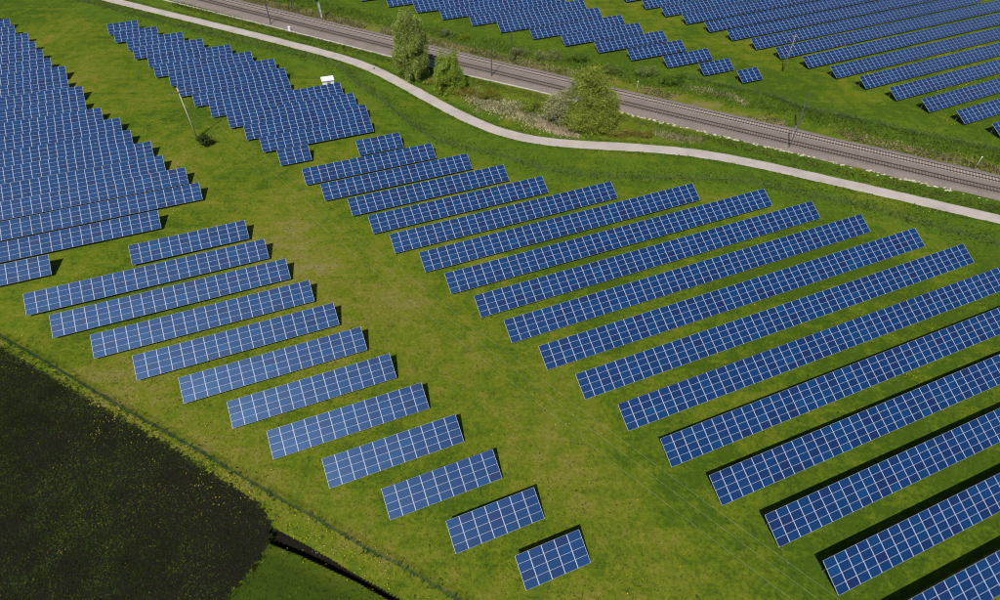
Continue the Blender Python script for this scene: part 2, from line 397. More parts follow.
# concrete cable trough on the near side, left part
tl = smooth_line([G(60,-26)] + GP([(163,0),(260,24),(350,46.5),(394,57.8),(464.4,75),(540,92),(575,101)]), 1.6, 2)
mid_ = tl[len(tl)//2].copy(); e = empty('cable_trough', mid_)
mb0 = MB(); mb0.box(-.5,.5,-.26,.26,-.1,.14); lid = mesh('trough_slab', mb0.v, mb0.f, M_CONC)
pts = interp(tl, 1.0)
for i, (a, b_) in enumerate(zip(pts[:-1], pts[1:])):
    c_ = (a+b_)/2 - mid_; ang = math.atan2(b_.y-a.y, b_.x-a.x)
    link('slab', lid, e, (c_.x, c_.y, random.uniform(-.015,.02)), (0, random.uniform(-.01,.01), ang+random.uniform(-.008,.008)), ((b_-a).length*.988,1,1))
tag(e, 'pale concrete cable trough running along the near edge of the railway ballast', 'cable trough')

# pale stones on the near ballast toe, right part
mb = MB()
for k in range(300):
    x = 16 + 100*random.random(); 
    if vnoise(np.array([x]), np.array([0.]), 5, 4)[0] < .28 and random.random() < .7: continue
    p = Vector((x, rail_near(x), 0)) - Vector((.447,.894,0))*(4.25 - .0045*x + random.gauss(0,.32))
    r = random.uniform(.12,.34); a = random.uniform(0,6.28)
    vs = []
    for t_ in (-.5, .25, .75):
        for q in range(5):
            th = a + q*1.2566 + random.uniform(-.25,.25); rr = r*(1.0 if t_ < 0 else .95 if t_ < .5 else .5)*random.uniform(.75,1.15)
            vs.append((p.x+math.cos(th)*rr*1.3, p.y+math.sin(th)*rr, max(-.05, t_*r*.6+.03)))
    fs = [(i*5+q, i*5+(q+1)%5, i*5+5+(q+1)%5, i*5+5+q) for i in range(2) for q in range(5)] + [(10,11,12,13,14)]
    mb.add(vs, fs)
tag(mb.build('pale_stones', M_STONE), 'pale broken stones along the near foot of the railway ballast', 'stones', kind='stuff')

# ------------------------------------------------------------------ fences
def fence(line, name, label, H, pw, bar, nbar, mat, panel_len, lean=.02):
    L = interp(line, .25); acc = [L[0]]; 
    for p in L[1:]:
        if (p-acc[-1]).length >= panel_len: acc.append(p)
    e = empty(name, acc[len(acc)//2]); o = e.location.copy()
    mb = MB(); mb.tube([(0,0,0),(0,0,H+.08)], pw, 5); post = mesh('post', mb.v, mb.f, mat)
    mb = MB(); nv = nbar
    for k in range(nv+1):
        x = k/nv; mb.box(x*panel_len-bar/2, x*panel_len+bar/2, -.004, .004, .04, H)
    nh = 5
    for k in range(nh+1):
        z = .05 + (H-.07)*k/nh; mb.box(0, panel_len, -.008, .008, z-bar*.7, z+bar*.7)
    panel = mesh('fence_panel', mb.v, mb.f, mat)
    for i, p in enumerate(acc):
        link('post', post, e, p-o, (random.uniform(-lean,lean), random.uniform(-lean,lean), 0))
        if i+1 < len(acc):
            d = acc[i+1]-p; link('fence_panel', panel, e, p-o, (0, 0, math.atan2(d.y, d.x)), (d.length/panel_len, 1, 1))
    tag(e, label, 'fence')
fence(FENCE_FIELD, 'mesh_fence', 'green wire mesh fence between the meadow and the dark field', 1.5, .03, .008, 26, M_FENCE, 2.5)
fence(FENCE_PATH, 'wire_fence', 'thin wire fence with dark posts between the footpath and the solar tables', 1.4, .03, .004, 12, M_DARKSTEEL, 3.0, .05)
fence(FENCE_RAIL, 'bank_fence', 'faint wire fence behind the railway, below the top right solar tables', 1.3, .03, .004, 10, M_DARKSTEEL, 3.2, .05)

# ------------------------------------------------------------------ solar tables
MW, MH, TH = 1.664, .970, .040
def module_mesh(name, tint):
    fx, fy = .036, .014                       # frame and white margin
    v = []; x0, x1, y0, y1 = -MW/2, MW/2, -MH/2, MH/2
    for (a, b_, c_, d_, z) in ((x0,x1,y0,y1,-TH),(x0,x1,y0,y1,0),(x0+fx,x1-fx,y0+fy,y1-fy,0),(x0+fx,x1-fx,y0+fy,y1-fy,-.006)):
        v += [(a,c_,z),(b_,c_,z),(b_,d_,z),(a,d_,z)]
    f = []
    for r in range(3): f += [(4*r+k, 4*r+(k+1)%4, 4*r+4+(k+1)%4, 4*r+4+k) for k in range(4)]
    f += [(12,13,14,15), (3,2,1,0)]
    fm = [0]*12 + [1, 0]
    return v, f, fm
def finish(me, tints_per_face, uvs):
    a = me.attributes.new('tint', 'FLOAT', 'FACE'); a.data.foreach_set('value', np.array(tints_per_face, np.float32))
    l = me.uv_layers.new(name='UVMap'); l.data.foreach_set('uv', np.array(uvs, np.float32).ravel())
v0, f0, fm0 = module_mesh('m', 0)
uv0 = [(v0[i][0], v0[i][1]) for q in f0 for i in q]
TINTS = [.04,.16,.30,.40,.46,.52,.58,.66,.78,.95]
TW = [.05,.10,.14,.15,.15,.14,.12,.08,.05,.02]
MODS = []
for tv in TINTS:
    me = mesh('solar_module', v0, f0, [M_FRAME, M_CELL], fm0); finish(me, [tv]*len(f0), uv0); MODS.append(me)
CT, ST = math.cos(TILT), math.sin(TILT); D_SLOPE = 4*H_ROW
V0 = np.array(v0)
# supports
mb = MB(); mb.box(-.05,.05,-.04,.04,0,1); POST = mesh('post', mb.v, mb.f, M_GALV)
mb = MB(); mb.box(-.04,.04,.15,D_SLOPE-.15,-.20,-.10); RAFTER = mesh('rafter', mb.v, mb.f, M_GALV)
mb = MB(); mb.box(0,1,-.03,.03,-.10,-TH-.001); PURLIN = mesh('purlin', mb.v, mb.f, M_GALV)
AZ_K = math.radians(24.9)                                          # the top right block is turned a little
def solar_table(s, t_, n, label, group, single, step, az=AZ):
    p = Vector((math.cos(az)*s - math.sin(az)*t_, math.sin(az)*s + math.cos(az)*t_, 0)); dz = random.uniform(-.05,.05)
    e = empty('solar_table', (p.x, p.y, 0), az + random.uniform(-.0015,.0015))
    zl = Z_LOW + dz; tl_ = TILT + random.uniform(-.012,.012); ct, st = math.cos(tl_), math.sin(tl_)
    def tint():
        return random.choices(range(len(TINTS)), TW)[0]
    if single:
        for i in range(n):
            jc = random.gauss(0, .003)
            for r in range(4):
                d = (r+.5)*H_ROW
                link('solar_module', MODS[tint()], e, ((i+.5)*W_COL, d*ct, zl+d*st), (tl_+random.gauss(0,.0035), jc+random.gauss(0,.003), 0))
    else:
        vv, ff, fm, tt, uu = [], [], [], [], []
        R = np.array([[1,0,0],[0,ct,-st],[0,st,ct]])
        Q = V0 @ R.T
        for i in range(n):
            for r in range(4):
                d = (r+.5)*H_ROW; b0 = len(vv)
                jz = np.array([0, 0, random.uniform(-.004,.004)])
                vv += (Q + [(i+.5)*W_COL, d*ct, zl+d*st] + jz).tolist()
                ff += [tuple(k+b0 for k in q) for q in f0]; fm += fm0; tt += [TINTS[tint()]]*len(f0); uu += uv0
        me = mesh('solar_modules', vv, ff, [M_FRAME, M_CELL], fm); finish(me, tt, uu)
        tag(link('solar_modules', me, e), kind='stuff')
    L = n*W_COL
    for d in (.42, 1.55, 2.4, 3.5):
        link('purlin', PURLIN, e, (0, d*ct, zl+d*st), (tl_,0,0), (L,1,1))
    k = max(2, int(L/step)+1)
    for i in range(k):
        x = .5 + (L-1.0)*i/(k-1)
        link('rafter', RAFTER, e, (x,0,zl), (tl_,0,0))
        for d in (.75, 3.2):
            link('post', POST, e, (x+.09, d*ct, -.02), None, (1,1, zl+d*st-.14))
    tag(e, label, 'solar table', group)
    return e

TAB = dict(
B=[(-31.44,95.77,12),(-47.13,88.82,23),(-42.59,81.88,22),(-36.28,74.94,20),(-30.09,68.0,18),(-23.74,61.05,16),(-17.52,54.11,14),(-12.91,47.17,13),(-6.71,40.23,11),(-0.52,33.28,9),(5.72,26.34,7),(11.86,19.4,5)],
C=[(14.36,116.39,6),(1.44,109.46,17),(4.08,102.53,19),(8.2,95.6,20),(10.73,88.67,22),(13.13,81.74,28),(16.79,74.81,35),(19.3,67.89,41),(22.15,60.96,43),(24.71,54.03,45),(27.66,47.1,47),(30.49,40.17,48),(33.65,33.24,49),(36.19,26.31,45),(39.14,19.38,38),(42.31,12.45,30),(44.96,5.52,23),(47.8,-1.4,16)],
G=[(-40.74,209.0,5),(-38.65,201.92,7),(-35.02,194.86,9),(-33.19,187.82,11),(-29.37,180.81,13),(-27.75,173.82,15),(-24.04,166.86,16),(-22.08,159.92,16),(-18.7,153.0,14),(-15.09,146.11,19),(-11.48,139.24,18),(-8.29,132.39,17),(-5.45,125.57,15),(-2.49,118.77,4)],
L=[(-79.75,231.59,4),(-78.46,224.39,6),(-77.85,217.21,7),(-76.83,210.05,9),(-75.82,202.91,10),(-74.8,195.79,11),(-73.8,188.69,12),(-72.91,181.62,14),(-71.84,174.56,14),(-71.16,167.53,16),(-70.14,160.52,16),(-67.77,153.53,17),(-66.74,146.56,19),(-65.93,139.61,20),(-64.96,132.68,22),(-64.27,125.78,23),(-63.22,118.89,25),(-62.47,112.03,26),(-60.16,105.19,20),(-59.54,98.37,9)],
F=[(117.71,114.55,4),(110.77,122.09,6),(104.08,129.71,9),(97.03,137.41,11),(90.75,145.19,14),(83.77,153.05,16),(77.08,160.98,19),(69.78,169.0,21),(63.54,177.1,24),(56.36,185.27,26),(50.19,193.53,28),(43.09,201.86,30),(35.77,210.28,32)],
K=[(126.28,173.26,15),(128.75,165.22,25),(130.86,157.21,35),(133.24,149.24,45),(136.0,141.28,55),(138.08,133.36,64),(140.48,125.47,59),(142.59,117.6,61),(145.32,109.76,53),(147.77,101.95,45),(150.11,94.17,36),(152.34,86.41,29),(154.77,78.69,20),(157.46,70.99,12),(159.76,63.32,5)])     # measured along an azimuth of AZ_K
ORD = ['', 'first','second','third','fourth','fifth','sixth','seventh','eighth','ninth','tenth','eleventh','twelfth','thirteenth','fourteenth','fifteenth','sixteenth','seventeenth','eighteenth','nineteenth','twentieth']
BLK = dict(B=('the block beside the dark field', 'solar tables beside the dark field', True),
           C=('the large right-hand block', 'solar tables of the big right-hand block', True),
           G=('the block by the white kiosk', 'solar tables by the white kiosk', True),
           L=('the block at the left photo edge', 'solar tables at the left edge', True),
           F=('the smaller block behind the railway', 'solar tables of the smaller block behind the railway', False),
           K=('the top right corner block', 'solar tables of the top right block behind the railway', False))
for key, rows in TAB.items():
    where, grp, single = BLK[key]; m = len(rows)
    for i, (s, t_, n) in enumerate(rows):
        back = i if key != 'F' else m-1-i      # rows listed back to front, F front to back
        fr = m-1-back
        if fr == 0: lab = 'blue solar table, frontmost row of %s' % where
        elif back == 0: lab = 'blue solar table, rearmost row of %s' % where
        elif fr <= back: lab = 'blue solar table, %s row from the front of %s' % (ORD[fr+1], where)
        else: lab = 'blue solar table, %s row from the back of %s' % (ORD[back+1], where)
        solar_table(s, t_, n, lab, grp, single, 3.4 if key in 'BC' else 5.0, AZ_K if key == 'K' else AZ)

# ------------------------------------------------------------------ kiosk
a, b_, c_ = G(321.7,81.5,2.6), G(334,79.8,2.6), G(320,76.8,2.6)
ang = math.atan2(b_.y-a.y, b_.x-a.x); wk, dk = (b_-a).length, 2.1
e = empty('kiosk', (a+b_)/2*1.0 - Vector((0,0,2.6)), ang)
mb = MB(); mb.box(-wk/2+.1, wk/2-.1, .1, dk-.1, 0, 2.45); mb.build('wall', M_WHITE, e)
mb = MB(); mb.add([(-wk/2-.05,-.1,2.46),(wk/2+.05,-.1,2.46),(wk/2+.05,dk+.1,2.62),(-wk/2-.05,dk+.1,2.62),(-wk/2-.05,-.1,2.60),(wk/2+.05,-.1,2.60),(wk/2+.05,dk+.1,2.78),(-wk/2-.05,dk+.1,2.78)],
    [(0,3,2,1),(4,5,6,7),(0,1,5,4),(1,2,6,5),(2,3,7,6),(3,0,4,7)]); mb.build('roof', M_ROOF, e)
mb = MB(); mb.box(-.35,.55,.06,.098,.05,2.1); dr = mb.build('door', M_DOOR, e)
mb = MB()
for k in range(5): mb.box(-.2,.4,.02,.058,1.2+k*.14,1.28+k*.14)
mb.build('louvre', M_DARKSTEEL, dr)
mb = MB(); mb.box(-wk/2-.1, wk/2+.1, -.1, dk+.1, -.05, .08); mb.build('plinth', M_CONC, e)
tag(e, 'small white transformer kiosk with grey door behind a packed solar block', 'kiosk')

# ------------------------------------------------------------------ power line
P0 = Vector((-71, 120.5, 0)); Q0 = Vector((55, -3.1, 0)); ld = (Q0-P0).normalized(); lp = Vector((-ld.y, ld.x, 0))
if lp.x < 0: lp = -lp
OFFS = (-1.4, 0.0, 1.9)
def power_pole(p, label):
    e = empty('power_pole', p, math.atan2(lp.y, lp.x))
    mb = MB(); mb.tube([(0,0,-.2),(0,0,6),(0,0,12.2)], [.17,.13,.09], 8); mb.build('shaft', M_POLE, e, smooth=True)
    mb = MB(); mb.box(-2.1,2.1,-.22,-.12,11.30,11.42); mb.build('crossarm', M_WOOD, e)
    for o_ in OFFS:
        mb = MB(); z = 11.42 if o_ else 12.2
        mb.tube([(o_,-.2 if o_ else 0,z),(o_,-.2 if o_ else 0,z+.12),(o_,-.2 if o_ else 0,z+.3)], [.05,.09,.04], 7); mb.build('insulator', M_INSUL, e)
    return tag(e, label, 'power pole')
power_pole(P0, 'tall pale power pole with crossarm beside a small bush')
power_pole(Q0, 'pale power pole at the near end of the three overhead wires')
for o_, lab in zip(OFFS, ('overhead wire on the side of the dark field, lowest of the three', 'middle one of the three thin overhead wires', 'overhead wire nearest to the big right-hand solar block')):
    zt = 11.72 if o_ else 12.5; pts = []
    for i in range(41):
        k = i/40; p = P0.lerp(Q0, k) + lp*o_; p.z = zt - 20*k*(1-k); 
        if o_: p -= lp.cross(Vector((0,0,1)))*0.0
        pts.append(p)
    mb = MB(); o0 = pts[0]; mb.tube([p-o0 for p in pts], .0065, 5)
    tag(mb.build('overhead_wire', M_WIRE, None, o0), lab, 'wire', 'overhead wires')
p = G(782.5,71.5)
e = empty('wooden_pole', p); mb = MB(); mb.tube([(0,0,-.2),(0,0,10.2)], [.17,.11], 7); mb.build('shaft', M_WOOD, e, smooth=True)
mb = MB(); mb.box(-.7,.7,-.06,.06,9.5,9.62); mb.build('crossarm', M_WOOD, e); tag(e, 'slim grey pole in the grass gap before the top right solar tables', 'pole')

# ------------------------------------------------------------------ railway masts and posts
def mast(px, H, label, side):
    p = G(*px); e = empty('catenary_mast', p, math.atan2(-.5, 1))
    mb = MB()
    for x in (-.09, .09): mb.box(x-.02, x+.02, -.10, .10, 0, H)
    mb.box(-.07,.07,-.015,.015,0,H); mb.build('shaft', M_DARKSTEEL, e)
    mb = MB(); mb.tube([(0,0,H-1.2),(0,side*2.6,H-.7)], .035, 5); mb.tube([(0,0,H-2.4),(0,side*2.6,H-.75)], .03, 5); mb.tube([(0,side*.9,H-1.8),(0,side*3.0,H-2.0)], .025, 5); mb.build('cantilever', M_DARKSTEEL, e)
    mb = MB(); mb.box(-.3,.3,-.3,.3,-.1,.35); mb.build('footing', M_BALLAST, e)
    tag(e, label, 'mast', 'masts along the railway')
mast((271,24.5), 9.5, 'dark railway mast on the footpath side, left of the tall trees', 1)
mast((293.5,13), 9.0, 'dark railway mast on the far bank, beside the signal mast', -1)
mast((491.5,77.5), 8.6, 'dark railway mast on the footpath side, right of the smaller tree', 1)
mast((511,64), 9.0, 'dark railway mast on the far bank, near the middle solar tables', -1)
mast((788.5,149), 9.0, 'dark railway mast on the footpath side, at the right half of the railway', 1)
mast((796,127.5), 9.0, 'dark railway mast on the far bank, at the right half of the railway', -1)
p = G(320.5,18.5); e = empty('signal_mast', p, -.46)
mb = MB(); mb.tube([(0,0,0),(0,0,8.4)], [.16,.12], 8); mb.build('shaft', M_BLUEGREY, e, smooth=True)
mb = MB(); mb.box(-.42,.42,-.42,-.13,5.2,7.8); h_ = mb.build('signal_head', M_BLACK, e)
mb = MB()
for x in (.35,.75): mb.box(x-.03,x+.03,-.03,.03,0,5.0)
for k in range(13): mb.box(.38,.72,-.02,.02,.35+k*.36,.39+k*.36)
mb.build('ladder', M_WHITE, e)
tag(e, 'blue grey railway signal mast with black head and ladder, on the far bank', 'signal')
def post(px, H, label, r=.065, name='marker_post'):
    e = empty(name, G(*px)); mb = MB(); mb.tube([(0,0,-.05),(0,0,H)], [r, r*.9], 7); mb.build('shaft', M_CONC, e, smooth=True)
    mb = MB(); mb.box(-.14,.14,-.03,.03,H,H+.25); mb.build('plate', M_WHITE, e); tag(e, label, 'post', 'white posts beside the railway')
post((636,93), 3.0, 'white post behind the far track, right of the big bushy tree')
post((974,169), 2.9, 'white post behind the far track at the right photo edge')
e = empty('trackside_cabinet', G(290,31), -.46); mb = MB(); mb.box(-.35,.35,-.28,.28,0,1.15); mb.build('body', M_WHITE, e)
mb = MB(); mb.box(-.4,.4,-.33,.33,1.152,1.25); mb.build('lid', M_WHITE, e); mb = MB(); mb.box(-.27,.27,-.30,-.283,.12,1.05); mb.build('door', M_ROOF, e)
tag(e, 'small white trackside cabinet standing on the cable trough', 'cabinet')
# dark lump on the path
mb = MB(); vs = []; 
for i, (z, r) in enumerate(((0,.30),(.16,.34),(.30,.16))):
    for k in range(7): th = k*.8976; vs.append((math.cos(th)*r*random.uniform(.8,1.2), math.sin(th)*r*random.uniform(.7,1.1), z))
mb.add(vs, [(i*7+k, i*7+(k+1)%7, i*7+7+(k+1)%7, i*7+7+k) for i in range(2) for k in range(7)] + [tuple(range(14,21))])
tag(mb.build('path_stone', M_DARKSTEEL, None, G(374.2,69)+Vector((0,0,.04))), 'small dark lump lying on the pale footpath', 'stone')

# ------------------------------------------------------------------ foliage
def cloud(name, cen, size, col, mat, parent=None, loc=None, up=.35, aspect=.75):
    """one small leafy quad per centre"""
    n = len(cen); nrm = rng.normal(size=(n,3)); nrm[:,2] += up*2; o_ = cen - cen.mean(0); nrm += .9*o_/(np.linalg.norm(o_, axis=1)[:,None]+1e-6); nrm /= np.linalg.norm(nrm, axis=1)[:,None]
    a = np.cross(nrm, rng.normal(size=(n,3))); a /= np.linalg.norm(a, axis=1)[:,None]; b_ = np.cross(nrm, a)
    sz = np.asarray(size)[:,None]; a = a*sz*.5; b_ = b_*sz*.5*aspect
    v = np.stack([cen-a-b_*.5, cen+a*.1-b_, cen+a, cen+a*.1+b_], 1).reshape(-1,3)
    me = bpy.data.meshes.new(name); me.vertices.add(4*n); me.vertices.foreach_set('co', v.astype(np.float32).ravel())
    me.loops.add(4*n); me.loops.foreach_set('vertex_index', np.arange(4*n, dtype=np.int32))
    me.polygons.add(n); me.polygons.foreach_set('loop_start', np.arange(0,4*n,4, dtype=np.int32))
    me.materials.append(mat); me.update(calc_edges=True)
    at_ = me.attributes.new('col', 'FLOAT_COLOR', 'FACE'); c4 = np.ones((n,4), np.float32); c4[:,:3] = np.clip(col, .001, 1); at_.data.foreach_set('color', c4.ravel())
    return link(name, me, parent, loc)
def blades(name, pts, h, w, col, mat, per=3, label=None, cat=None, lean=.6):
    """tufts of grass: per tapering blades at each point, joined"""
    n = len(pts)*per; P_ = np.repeat(np.asarray(pts, float), per, 0); hh_ = np.repeat(h, per)*rng.uniform(.6,1.2,n); ww = np.repeat(w, per)
    ang = rng.uniform(0, 6.283, n); d = np.stack([np.cos(ang), np.sin(ang), np.zeros(n)], 1); q = np.stack([-d[:,1], d[:,0], np.zeros(n)], 1)
    base = P_ + d*ww[:,None]*rng.uniform(-.5,.8,n)[:,None]
    tip = base + d*(hh_*rng.uniform(.15,lean*2,n))[:,None] + np.array([0,0,1])*hh_[:,None]
    v = np.stack([base-q*ww[:,None]*.5, base+q*ww[:,None]*.5, tip+q*ww[:,None]*.12], 1).reshape(-1,3)
    me = bpy.data.meshes.new(name); me.vertices.add(3*n); me.vertices.foreach_set('co', v.astype(np.float32).ravel())
    me.loops.add(3*n); me.loops.foreach_set('vertex_index', np.arange(3*n, dtype=np.int32))
    me.polygons.add(n); me.polygons.foreach_set('loop_start', np.arange(0,3*n,3, dtype=np.int32))
    me.materials.append(mat); me.update(calc_edges=True)
    cc_ = np.repeat(np.asarray(col), per, 0)*rng.uniform(.75,1.25,(n,1))
    at_ = me.attributes.new('col', 'FLOAT_COLOR', 'FACE'); c4 = np.ones((n,4), np.float32); c4[:,:3] = np.clip(cc_, .001, 1); at_.data.foreach_set('color', c4.ravel())
    return tag(link(name, me), label, cat, kind='stuff')

def crown_points(lobes, n_leaf, droop=0.0, shell=.55):
    """leaf positions spread over clumps that sit on the lobes' shells"""
    out, shade = [], []
    vol = np.array([l[3]*l[4]*l[5] for l in lobes])**.67; vol /= vol.sum()
    for (cx, cy, cz, rx, ry, rz), share in zip(lobes, vol):
        k = max(6, int(n_leaf*share/42)); u_ = rng.normal(size=(k,3)); u_ /= np.linalg.norm(u_, axis=1)[:,None]
        rad = rng.uniform(shell, 1.05, k)**.6; c_ = np.array([cx,cy,cz]) + u_*rad[:,None]*[rx,ry,rz]
        for q in c_:
            m = rng.integers(28, 56); s_ = rng.uniform(.35,.85)*min(rx, rz)*.32 + .18; tone = rng.uniform(.65,1.3)
            if droop:
                z = rng.uniform(0, 1, m)**.8; pts_ = q + np.stack([rng.normal(0,.24,m)*(1+.4*z), rng.normal(0,.24,m)*(1+.4*z), -z*droop*rng.uniform(.5,1.25)], 1)
            else: pts_ = q + rng.normal(0, s_, (m,3))*[1,1,.7]
            out.append(pts_); shade.append(np.full(m, tone))
    return np.concatenate(out), np.concatenate(shade)
def tree(name, base, H, lobes, n_leaf, leaf, cols, label, cat='tree', trunk_r=.3, droop=0, group=None, fol='crown', stem='trunk'):
    e = empty(name, base); mb = MB()
    top = max(l[2] for l in lobes)
    mb.tube([(0,0,-.2),(.05,0,H*.25),(-.05,.1,H*.5),(0,.05,H*.82)], [trunk_r, trunk_r*.8, trunk_r*.5, trunk_r*.12], 8)
    for k, l in enumerate(lobes):
        z0 = min(l[2]*.75, H*.6)*random.uniform(.45,.8); c_ = Vector(l[:3])
        m_ = Vector((c_.x*.45, c_.y*.45, z0+(c_.z-z0)*.6)); mb.tube([(0,0,z0), m_, c_], [trunk_r*.42, trunk_r*.28, trunk_r*.08], 5)
        for j in range(3):
            q = c_ + Vector((random.uniform(-1,1)*l[3], random.uniform(-1,1)*l[4], random.uniform(-.4,.8)*l[5]))*.7
            mb.tube([m_, (m_+q)/2+Vector((0,0,.2)), q], [trunk_r*.16, trunk_r*.1, trunk_r*.03], 4)
    mb.build(stem, M_BARK, e, smooth=True)
    pts, sh = crown_points(lobes, n_leaf, droop); pts = pts[pts[:,2] > .15]; sh = sh[:len(pts)]
    n = len(pts); pick = rng.integers(0, len(cols), n); mixv = rng.uniform(0,1,(n,1))
    c_ = np.array(cols)[pick]*(1-mixv*.5) + np.array(cols)[rng.integers(0,len(cols),n)]*mixv*.5
    c_ = c_*sh[:,None]*rng.uniform(.8,1.2,(n,1))
    cloud(fol, pts, rng.uniform(.7,1.3,n)*leaf, c_, M_LEAF, e)
    return tag(e, label, cat, group)
SPRING = [(0.23, 0.291, 0.058), (0.267, 0.328, 0.08), (0.183, 0.244, 0.043), (0.298, 0.345, 0.106)]
BRIGHT = [(0.228, 0.318, 0.036), (0.263, 0.346, 0.049), (0.18, 0.263, 0.028)]
WILLOW = [(0.257, 0.306, 0.043), (0.306, 0.337, 0.057), (0.2, 0.249, 0.039)]
GREYG = [(0.373, 0.356, 0.199), (0.3, 0.316, 0.159), (0.427, 0.389, 0.261), (0.237, 0.261, 0.11)]
OLIVE = [(0.24, 0.226, 0.036), (0.277, 0.226, 0.048), (0.196, 0.226, 0.032), (0.247, 0.18, 0.06)]
GREEN = [(0.129, 0.215, 0.026), (0.165, 0.251, 0.035), (0.107, 0.173, 0.026)]
# tall weeping tree by the path
base = G(413,77); lob = []
for k in range(15):
    z = 3.4 + 12.8*k/14; r = 5.0*math.sin(math.pi*min(1,(z+2.2)/20.5))**.5
    for q in range(3 if k % 2 else 2):
        th = k*2.4 + q*2.2; lob.append((math.cos(th)*r*.55, math.sin(th)*r*.55, z, r*.5, r*.5, 1.7))
lob += [(0,0,16.4,2.4,2.2,1.3),(1.2,.3,15.4,2.6,2.4,1.6),(-1.4,.3,15.2,2.6,2.4,1.6)]
tree('weeping_tree', base, 17.5, lob, 42000, .30, SPRING, 'tall weeping green tree between footpath and railway', trunk_r=.38, droop=3.6)
base = G(450,90); lob = []
for k in range(7):
    z = 1.6 + 8.0*k/6; r = 4.6*(1-(z/14.5)**2)**.9
    for q in range(3): th = k*1.9 + q*2.1; lob.append((math.cos(th)*r*.55, math.sin(th)*r*.5, z, r*.5, r*.5, 1.3))
lob += [(2.4,-.3,2.0,1.7,1.6,1.5),(-2.1,.1,1.7,1.7,1.5,1.4)]
tree('weeping_tree', base, 10.5, lob, 20000, .30, BRIGHT, 'smaller bright green weeping tree right of the tall one', trunk_r=.24, droop=2.2)
# big bushy willow with grey companion
base = G(588,129)
lob = [(0,0,3.6,4.2,3.8,2.6),(3.2,-.6,3.0,3.0,2.8,2.6),(-3.3,-.8,3.0,2.8,2.8,2.4),(1.4,1.2,7.2,3.6,3.4,2.6),(-2.0,1.5,7.4,3.2,3.2,2.6),(3.8,1.2,6.6,2.5,2.6,2.2),(-.6,1.9,10.6,3.0,2.8,2.2),(1.9,2.0,10.2,2.4,2.4,2.0),(-2.4,2.2,11.0,2.3,2.3,1.9),(.2,2.2,12.8,2.0,2.0,1.3),(1.2,-2.2,2.0,3.4,2.0,1.8),(4.6,.6,4.6,1.8,1.8,1.8)]
tree('willow_tree', base, 13.5, lob, 30000, .32, WILLOW, 'big bushy olive green tree at the bend of the footpath', trunk_r=.5)
base = G(556,124)
lob = [(0,0,2.6,2.4,2.2,1.9),(1.9,.4,4.4,2.2,2.0,1.8),(-1.5,.3,3.9,2.1,2.0,1.7),(.9,.7,6.3,1.9,1.8,1.5),(-.5,.6,6.0,1.8,1.6,1.4),(2.3,.9,7.2,1.5,1.4,1.3)]
tree('grey_tree', base, 7.6, lob, 7500, .30, GREYG, 'greyish pale leaved small tree left against the big bushy tree', trunk_r=.2)

def shrub(px, w, d, H, cols, label, n=1800, leaf=.26, group=None):
    base = G(*px); k = max(3, int(w*1.3)); lob = []
    for i in range(k):
        x = (i/(k-1)-.5)*w*.8; hz = H*random.uniform(.36,.56); lob.append((x, random.uniform(-.3,.3)*d, hz, w/k*.85+.25, d*.42, hz*.95))
    tree('shrub', base, H*.7, lob, n, leaf, cols, label, 'shrub', .06, 0, group, 'foliage', 'stems')
shrub((467,96), 6.5, 3.0, 2.0, OLIVE, 'brownish olive shrub right of the smaller weeping tree', 2600)
shrub((490,98), 6.0, 3.2, 2.5, [OLIVE[0],OLIVE[2],(0.196, 0.217, 0.029)], 'yellowish olive shrub left of the dry white grass', 2800)
shrub((434,83), 3.6, 2.2, 1.3, OLIVE, 'low brown shrub at the foot of the tall weeping tree', 900)
shrub((531,111), 4.6, 3.2, 2.8, [OLIVE[0],(0.174, 0.246, 0.026),GREEN[1]], 'yellow green shrub left of the greyish tree', 2400)
shrub((622,136), 6.0, 2.4, 1.8, OLIVE, 'olive shrub right beside the big bushy tree', 2200)
shrub((643,137), 4.6, 2.2, 1.6, OLIVE, 'low olive shrub at the end of the shrubs along the path', 1700)
shrub((548,60), 7.5, 3.2, 2.6, [(0.217, 0.254, 0.087),(0.246, 0.275, 0.123),(0.16, 0.217, 0.058)], 'pale green shrub on the far railway bank above the greyish tree', 2600)
shrub((578,63), 6.0, 3.0, 2.8, GREEN, 'green shrub on the far bank behind the big bushy tree', 2200)
shrub((611,73), 6.5, 3.0, 2.6, [(0.145, 0.203, 0.043),(0.189, 0.232, 0.065)], 'loose green shrub on the far bank right of the big bushy tree', 2200)
shrub((646,78), 5.0, 2.6, 3.0, [(0.217, 0.254, 0.102),(0.16, 0.217, 0.058)], 'pale shrub on the far bank left of the dark green bush', 1800)
shrub((672,86), 5.6, 3.0, 3.2, [GREEN[0],GREEN[2],(0.072, 0.131, 0.017)], 'dark green bush on the far bank below the small solar tables', 2400)
shrub((519,55), 5.0, 2.6, 2.0, [(0.189, 0.217, 0.072),(0.217, 0.217, 0.102)], 'pale brown shrub on the far bank beside the middle mast', 1500)
shrub((446,37), 2.8, 1.8, 2.6, [(0.174, 0.181, 0.087),(0.145, 0.174, 0.072)], 'greyish thin shrub on the far bank right of the tall tree', 900)
shrub((463,39), 2.6, 1.8, 1.7, [(0.217, 0.261, 0.017),(0.174, 0.232, 0.017)], 'small yellow green shrub on the far bank', 900)
base = G(206,146)
tree('bush', base, 2.4, [(0,0,1.2,1.0,1.0,1.0),(.6,.2,1.5,.9,.8,.8),(-.5,.1,1.7,.8,.8,.8),(.1,.2,2.3,.6,.6,.5)], 1300, .3, [(.035,.060,.012),(.045,.075,.015)], 'small dark bush at the foot of the tall pale power pole', 'bush', .07, 0, None, 'foliage', 'stems')

